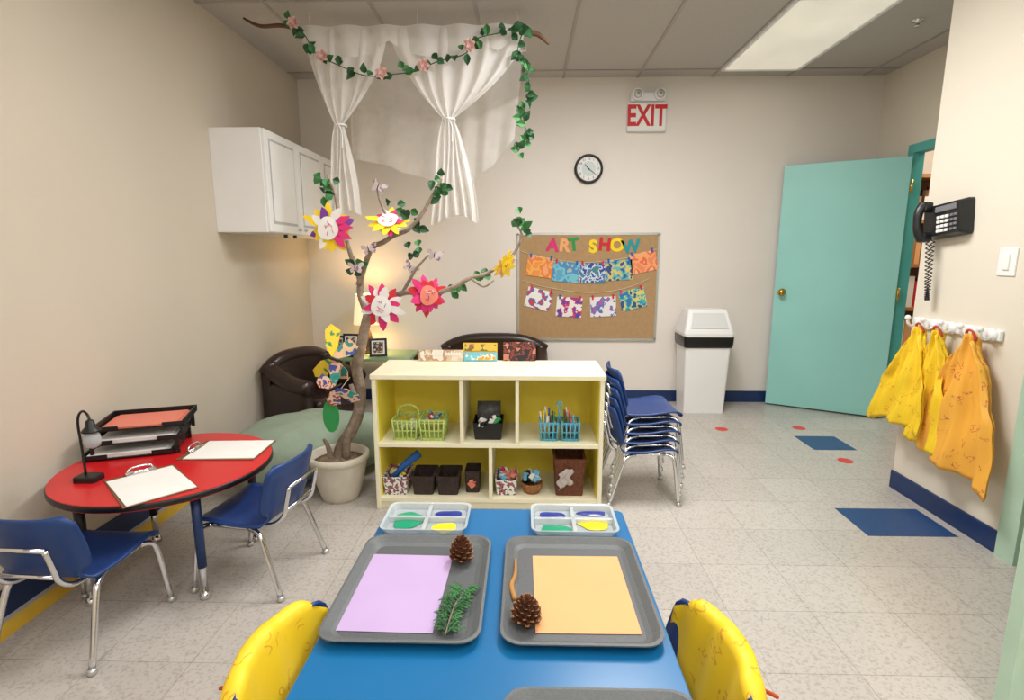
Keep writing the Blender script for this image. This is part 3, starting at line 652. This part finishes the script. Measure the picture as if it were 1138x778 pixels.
b.lathe([(.06,0),(.06,.012),(.02,.025),(.03,.07),(.04,.12),(.025,.18),(.008,.22),(.008,.30)],mat('lamp_base',(120,90,60),.4),24,M)
shade=mat('lamp_shade',(255,232,184),.8,emit=.75,var=.02)
b.lathe([(.115,.25),(.09,.50)],shade,32,M,cap=False); b.lathe([(.112,.25),(.087,.50)],shade,32,M,cap=False); b.done()
l=bpy.data.lights.new('table_lamp_bulb','POINT'); l.energy=7; l.color=(1,.78,.48); l.shadow_soft_size=.06; o=bpy.data.objects.new('table_lamp_bulb',l); o.location=(-1.33,4.50,.88); sc.collection.objects.link(o)
photo=splotch('family_photo',[(210,170,150),(120,90,70),(60,60,70),(230,220,210)],30)
for x,y,rz,w,h in ((-1.54,4.34,-15,.13,.17),(-1.42,4.30,-5,.14,.19),(-1.20,4.32,12,.14,.15)):
    b=B('picture_frame'); M=TR(x,y,.478,rx=-10,rz=rz); b.bb(-w/2,w/2,-.008,.008,0,h,black,.002,M=M); b.bb(-w/2+.018,w/2-.018,-.010,-.007,.018,h-.018,P['white'],M=M); b.bb(-w/2+.03,w/2-.03,-.0112,-.009,.03,h-.03,photo,M=M)
    b.bb(-.015,.015,.0,.004,0,h*.8,black,M=M@TR(0,.012,0,rx=-14)); b.done()
b=B('floor_cushion'); gm=mat('sage_fabric',(144,160,142),.85,var=.08,bump=.3,bscale=25)
def f(u,v):
    a=u*2*PI; ph=v*PI; r=math.sin(ph)**.7; cz=math.cos(ph); z=.17-.165*math.copysign(abs(cz)**.8,cz)
    k=1+.05*math.sin(3*a+1)+.03*math.sin(7*a); nz=.02*noise.noise(Vector((math.cos(a)*3,math.sin(a)*3,v*5)))
    ex_=max(0,math.cos(a-math.radians(222)))**3*.24
    z=max(.002,z+nz*r*.8+.012*r*math.sin(5*a+6*v))
    return (-1.24+(.44*k+ex_*.5)*r*math.cos(a),3.17+(.29*k+ex_*1.6)*r*math.sin(a),z)
b.sheet(f,60,28,gm); b.done()
# ---------------------------------------------------------------- tree
YT=2.72
b=B('decorated_branch_tree')
potm=mat('stone_pot',(216,208,192),.75,var=.06,nscale=12,bump=.15,bscale=60); soil=mat('river_pebbles',(150,132,112),.9,var=.4,nscale=60,bump=.8,bscale=90)
b.lathe([(.095,0),(.10,.02),(.105,.03),(.13,.12),(.145,.20),(.15,.215),(.16,.222),(.16,.248),(.15,.255),(.138,.25),(.136,.21)],potm,36,TR(-1.0,YT+.02,0)); b.lathe([(.137,.21),(.05,.235),(.001,.24)],soil,28,TR(-1.0,YT+.02,0))
def V(x,z,dy=0): return (x,YT+dy,z)
trunk=[V(-1.0,.22,.02),V(-.975,.30,.02),V(-.92,.38),V(-.875,.48),(-.86,YT+.01,.60),(-.872,YT,.72),(-.84,YT-.01,.84),(-.82,YT,.93),(-.80,YT,1.0)]
b.tube(trunk,[.036,.033,.031,.030,.028,.028,.026,.025,.024],bark,10,4)
b.tube([V(-.95,.23),V(-.93,.36,-.03),V(-.875,.50,-.02),V(-.90,.64,-.02)],[.022,.02,.016,.012],bark,8,4); b.tube([V(-1.03,.22),V(-1.05,.30,.0),V(-1.06,.34,-.02)],[.018,.012,.008],bark,8,4)
brs=[([V(-.80,1.0),V(-.84,1.10,.02),V(-.841,1.18,.03),V(-.875,1.27,.04),V(-.893,1.314,.05),V(-.92,1.42,.06),V(-.941,1.511,.05),V(-.955,1.60,.05),V(-.984,1.69,.04)],[.02,.018,.017,.014,.012,.011,.009,.007,.004]),
([V(-.845,1.15,.02),V(-.80,1.26,0),V(-.756,1.336,-.02),V(-.70,1.36,-.03),V(-.642,1.393,-.04),V(-.57,1.42,-.05),V(-.505,1.488,-.05),V(-.45,1.58,-.04),V(-.403,1.66,-.03)],[.016,.014,.013,.012,.011,.010,.009,.007,.005]),
([V(-.80,1.0),V(-.74,1.04,-.03),V(-.66,1.09,-.06),V(-.583,1.12,-.09),V(-.50,1.115,-.1),V(-.425,1.118,-.1),V(-.34,1.15,-.1),V(-.265,1.19,-.09),V(-.19,1.21,-.08),V(-.107,1.26,-.06),V(-.06,1.30,-.05),V(-.017,1.39,-.04),V(-.055,1.457,-.03)],[.017,.016,.015,.014,.013,.012,.011,.010,.009,.008,.007,.006,.004]),
([V(-.60,1.12,-.08),V(-.56,1.18,-.1),V(-.52,1.24,-.11),V(-.46,1.30,-.12)],[.009,.008,.006,.004]),([V(-.642,1.393,-.04),V(-.66,1.46,-.06),V(-.70,1.56,-.06),V(-.72,1.66,-.05)],[.009,.008,.006,.004]),
([V(-.265,1.19,-.09),V(-.20,1.15,-.12),V(-.15,1.18,-.12)],[.007,.005,.003])]
for p,r in brs: b.tube(p,r,bark,8,4)
def leaves(p0,n,sp,l=.05,mt=None):
    for i in range(n):
        q=Vector(p0)+Vector((random.gauss(0,sp),random.gauss(0,sp*.6),random.gauss(0,sp)))
        M=Matrix.Translation(q)@Matrix.Rotation(random.uniform(0,2*PI),4,'Y')@Matrix.Rotation(PI/2+random.uniform(-.7,.7),4,'X')
        b.leaf(M,l*random.uniform(.7,1.2),l*.8,mt or random.choice([leafg,leafg2]))
for p in ((-.975,1.60),(-.96,1.66),(-.42,1.63),(-.41,1.58),(-.52,1.46),(-.58,1.49),(-.02,1.42),(-.04,1.45),(-.35,1.13),(-.22,1.20),(-.83,1.24),(-.55,1.30),(-.62,1.52)): leaves(V(p[0],p[1],-.03),5,.022)
def flower(x,z,dy,r,cs,cc,tilt=0,n=10,yaw=0,marks=('pink','violet')):
    """cut-paper flower: long irregular pointed petals in two rings glued round a paper disc"""
    M=TR(x,YT+dy,z,rx=tilt,rz=yaw)
    for ring in (0,1):
        for i in range(n):
            a=2*PI*(i+.5*ring)/n+random.uniform(-.1,.1); rr_=r*(1.06 if ring==0 else .84)*random.uniform(.88,1.12); w=.12*r*random.uniform(.85,1.3); sk=random.uniform(-.08,.08)*r
            Mi=M@Matrix.Rotation(a,4,'Y')
            b.poly([(-w,.25*r),(w,.25*r),(w*1.5+sk*.5,.60*rr_),(w*.9+sk,.85*rr_),(sk,rr_),(-w*.9+sk,.85*rr_),(-w*1.5+sk*.5,.60*rr_)],.0015,P[cs[(i*2+ring)%len(cs)]],Mi@TR(0,-.004*(ring+1)+random.uniform(-.002,.002),0,rx=random.uniform(-20,6)))
    vs=[(0,0,.004)]; nn=26
    for k in range(nn):
        a=2*PI*k/nn; q=r*.47*(1+.06*math.sin(3*a+x*50)); vs.append((q*math.cos(a),q*math.sin(a),.0))
    b.add(vs,[[0,1+k,1+(k+1)%nn] for k in range(nn)],P[cc],False,M@TR(0,-.013,0,rx=90))
    for k in range(7):
        px,pz,an=random.uniform(-.24,.24)*r,random.uniform(-.24,.24)*r,random.uniform(0,3.1); l_=r*.09
        b.tube([(px-l_*math.cos(an),-.0175,pz-l_*math.sin(an)),(px,-.0182,pz+l_*.3),(px+l_*math.cos(an),-.0175,pz+l_*math.sin(an))],.0013,P[random.choice(marks)],5,3,M)
flower(-.955,1.425,-.05,.118,['yellow','yellow','white','yellow','violet'],'white',n=10,marks=('pink','red'))
for i in range(4):
    a=math.radians(60+i*26); b.poly([(-.014,.05),(.014,.05),(.020,.085),(.004,.125),(-.018,.085)],.002,P['pink'],TR(-.955,YT-.068,1.425)@Matrix.Rotation(a,4,'Y'))
flower(-.695,1.055,-.12,.108,['pink','white','red','pink','white'],'white'); flower(-.465,1.11,-.15,.10,['pink','red','pink'],'salmon',yaw=35,marks=('white','violet')); flower(-.655,1.455,-.09,.10,['yellow','pink','yellow','white'],'white',tilt=-48,marks=('red','pink')); flower(-.10,1.25,-.09,.07,['yellow','orange','yellow'],'yellow',tilt=20,yaw=50,marks=('red','orange'))
bfly=mat('butterfly_grey',(206,192,196),.7,col2=(136,112,130),nscale=40,thr=.55)
def butterfly(x,z,dy,s_,rot,m,m2=None):
    M=TR(x,YT+dy,z,ry=rot,s=s_)
    for s2 in (-1,1):
        Mw=M@Matrix.Rotation(s2*.45,4,'Z')
        b.poly([(0,0),(s2*.3,.35),(s2*.75,.55),(s2*1.0,.45),(s2*.9,.1),(s2*.4,-.02)],.03,m,Mw); b.poly([(0,0),(s2*.45,-.05),(s2*.75,-.25),(s2*.6,-.6),(s2*.3,-.55),(s2*.05,-.2)],.03,m2 or m,Mw)
    b.tube([(0,-.03,-.35),(0,-.05,0),(0,-.03,.35)],[.03,.06,.03],black,6,0,M)
for x,z,r_ in ((-.70,1.62,20),(-.76,1.33,-15),(-.44,1.30,10),(-.56,1.24,40),(-.83,1.24,0)): butterfly(x,z,-.08,.045,r_,bfly)
b.done((-1.0,YT+.02,0))
b=B('paper_butterfly'); butterfly(-.95,.80,-.13,.16,-70,mat('wing_yellow',(240,212,60),.7,col2=(70,150,90),nscale=16,thr=.58),splotch('wing_b',[(60,140,130),(236,190,150),(220,190,150),(60,90,160)],14)); butterfly(-.93,.66,-.18,.13,62,splotch('wing_c',[(40,140,130),(50,150,140),(226,180,150),(70,80,160)],14),splotch('wing_d',[(220,190,160),(180,70,60),(230,200,180),(90,80,150)],20))
b.disc(1,.004,P['green'],TR(-.975,YT-.12,.50,rx=90)@Matrix.Diagonal((.042,.085,1,1))); 
b.tube([(-.975,YT-.12,.55),(-.93,YT-.10,.63),(-.90,YT-.03,.68)],.002,st,5); b.done()
# ---------------------------------------------------------------- canopy
YC=3.5
b=B('sheer_canopy')
b.tube([(-1.70,YC,2.70),(-1.60,YC,2.655),(-1.45,YC,2.655),(-1.2,YC,2.60),(-.9,YC,2.615),(-.6,YC,2.59),(-.3,YC,2.60),(-.03,YC,2.60),(.05,YC,2.60),(.09,YC,2.58),(.135,YC,2.54)],[.006,.011,.013,.015,.016,.017,.017,.017,.016,.013,.008],wood,8,5)
b.tube([(-1.45,YC,2.655),(-1.40,YC,2.70)],[.01,.005],wood,6)
for x in (-1.3,-.65,-.05): b.tube([(x,YC,2.60),(x,YC,H)],.002,white,5)
b.tube([(-1.15,3.95,2.66),(.0,3.95,2.66)],.006,white,6)
for x in (-1.15,0.): b.tube([(x,3.95,2.66),(x,3.95,H)],.002,white,5)
def drape(xa,xb,xt,zt,xba,xbb,zb,wt=.045,nf=7,y0=YC-.02,ztop=2.625,ph=0):
    def f(u,v):
        vt=.44
        wob=.35*math.sin(5*u*PI+ph)
        if v<vt:
            t=v/vt; z=ztop-(ztop-zt)*t; k=t**1.7; L_=xa*(1-k)+(xt-wt/2)*k; R_=xb*(1-k)+(xt+wt/2)*k; amp=.028*(1-.6*t)*(.3+.7*min(1,t*3))
            z-= .10*math.sin(PI*u)*math.sin(PI*t)*.5
        else:
            t=(v-vt)/(1-vt); z=zt-(zt-zb)*t-.03*math.sin(u*6+ph)*t; k=t**.6; L_=(xt-wt/2)*(1-k)+xba*k; R_=(xt+wt/2)*(1-k)+xbb*k; amp=.012+.03*t
        return (L_+(R_-L_)*u+.008*math.sin(9*v+7*u), y0+amp*math.sin(u*nf*2*PI+ph+v*2.2+wob)-.02*math.sin(PI*v), z)
    b.sheet(f,90,44,cloth)
drape(-1.34,-.84,-1.136,2.08,-1.245,-1.04,1.545,nf=5,ph=.5); drape(-.82,-.015,-.467,2.11,-.60,-.29,1.515,nf=6,ph=1.4,wt=.055)
for x,z in ((-1.136,2.08),(-.467,2.11)):
    b.tube([(x+.035*math.cos(a*PI/6),YC-.03+.04*math.sin(a*PI/6),z) for a in range(13)],.006,white,6)
    b.tube([(x,YC-.072,z),(x+.025,YC-.085,z-.06),(x+.02,YC-.085,z-.14)],.004,white,5,5)
def f(u,v):
    x=-1.22+1.20*u; zt=2.62; zb=1.75+.12*abs(math.sin(PI*u*1.5+.4))+.22*max(0,(u-.75)/.25)**1.5+(.15 if u<.3 else 0)*(1-u/.3)
    xx=x-.06*v*max(0,(u-.7)/.3)
    return (xx,3.52+.40*min(1,v*2.0)+.024*math.sin(u*34+v*2+1.5*math.sin(u*9))*(0.4+v),zt-(zt-zb)*v-.05*math.sin(PI*min(1,v*2))*1)
b.sheet(f,110,26,cloth2)
def f(u,v):
    x=-1.34+1.31*u; dip=(.09+.09*abs(math.sin(2.5*PI*u)))*min(1,(1-u)*8+.15); return (x,YC-.035-.015*math.sin(u*37),2.640-(dip)*v)
b.sheet(f,110,6,cloth); b.done()
b=B('rose_garland')
def rosef(p,r):
    M=Matrix.Translation(p)@Matrix.Rotation(PI/2+random.uniform(-.4,.4),4,'X')@Matrix.Rotation(random.uniform(0,6),4,'Z')
    b.sph((0,0,0),(r*.5,r*.5,r*.45),rose,10,M)
    for ring,(n,rad,ti) in enumerate(((3,.35,70),(5,.6,48),(6,.85,22))):
        for i in range(n):
            a=2*PI*i/n+ring*.5; Mi=M@Matrix.Rotation(a,4,'Z')@Matrix.Translation((0,r*rad*.3,-.1*r))@Matrix.Rotation(math.radians(ti),4,'X')
            b.leaf(Mi,r*.85,r*.95,rose,.35)
def garland(pts,step,nl,ros):
    pp=spline(pts,10); b.tube(pp,.003,leafg2,5)
    for i,q in enumerate(pp):
        if i%step==0:
            for k in range(nl):
                M=Matrix.Translation(q+Vector((random.gauss(0,.010),random.gauss(-.01,.01),random.gauss(0,.010))))@Matrix.Rotation(random.uniform(0,2*PI),4,'Y')@Matrix.Rotation(PI/2+random.uniform(-.8,.8),4,'X')
                b.leaf(M,.066*random.uniform(.6,1.1),.045,random.choice([leafg,leafg2]))
    for i in ros: rosef(pp[min(i,len(pp)-1)]+Vector((0,-.04,0)),.038)
G=YC-.09
garland([(-1.37,G,2.64),(-1.30,G,2.57),(-1.24,G,2.47),(-1.10,G,2.40),(-.95,G,2.345),(-.80,G,2.35),(-.65,G,2.37),(-.52,G,2.42),(-.36,G,2.46),(-.29,G,2.54),(-.16,G,2.57),(-.04,G,2.60)],5,2,[4,24,47,64,84])
garland([(-.02,G,2.58),(-.05,G+.03,2.48),(.0,G+.03,2.40),(.02,G+.05,2.25),(-.03,G+.05,2.12),(.01,G+.05,2.02),(-.05,G+.05,1.92)],3,2,[])
b.done()
# ---------------------------------------------------------------- camera / render look
cd=bpy.data.cameras.new('camera'); cam=bpy.data.objects.new('camera',cd); sc.collection.objects.link(cam)
cd.sensor_width=36; cd.lens=36*600/1138; cd.clip_start=.05
cam.location=(0,0,1.30); cam.rotation_euler=(math.radians(80),0,math.radians(1.4)); sc.camera=cam
w=bpy.data.worlds.new('world'); sc.world=w; w.use_nodes=True; w.node_tree.nodes['Background'].inputs[0].default_value=(.9,.92,1,1); w.node_tree.nodes['Background'].inputs[1].default_value=.4
sc.view_settings.view_transform='Standard'; sc.view_settings.exposure=0.0
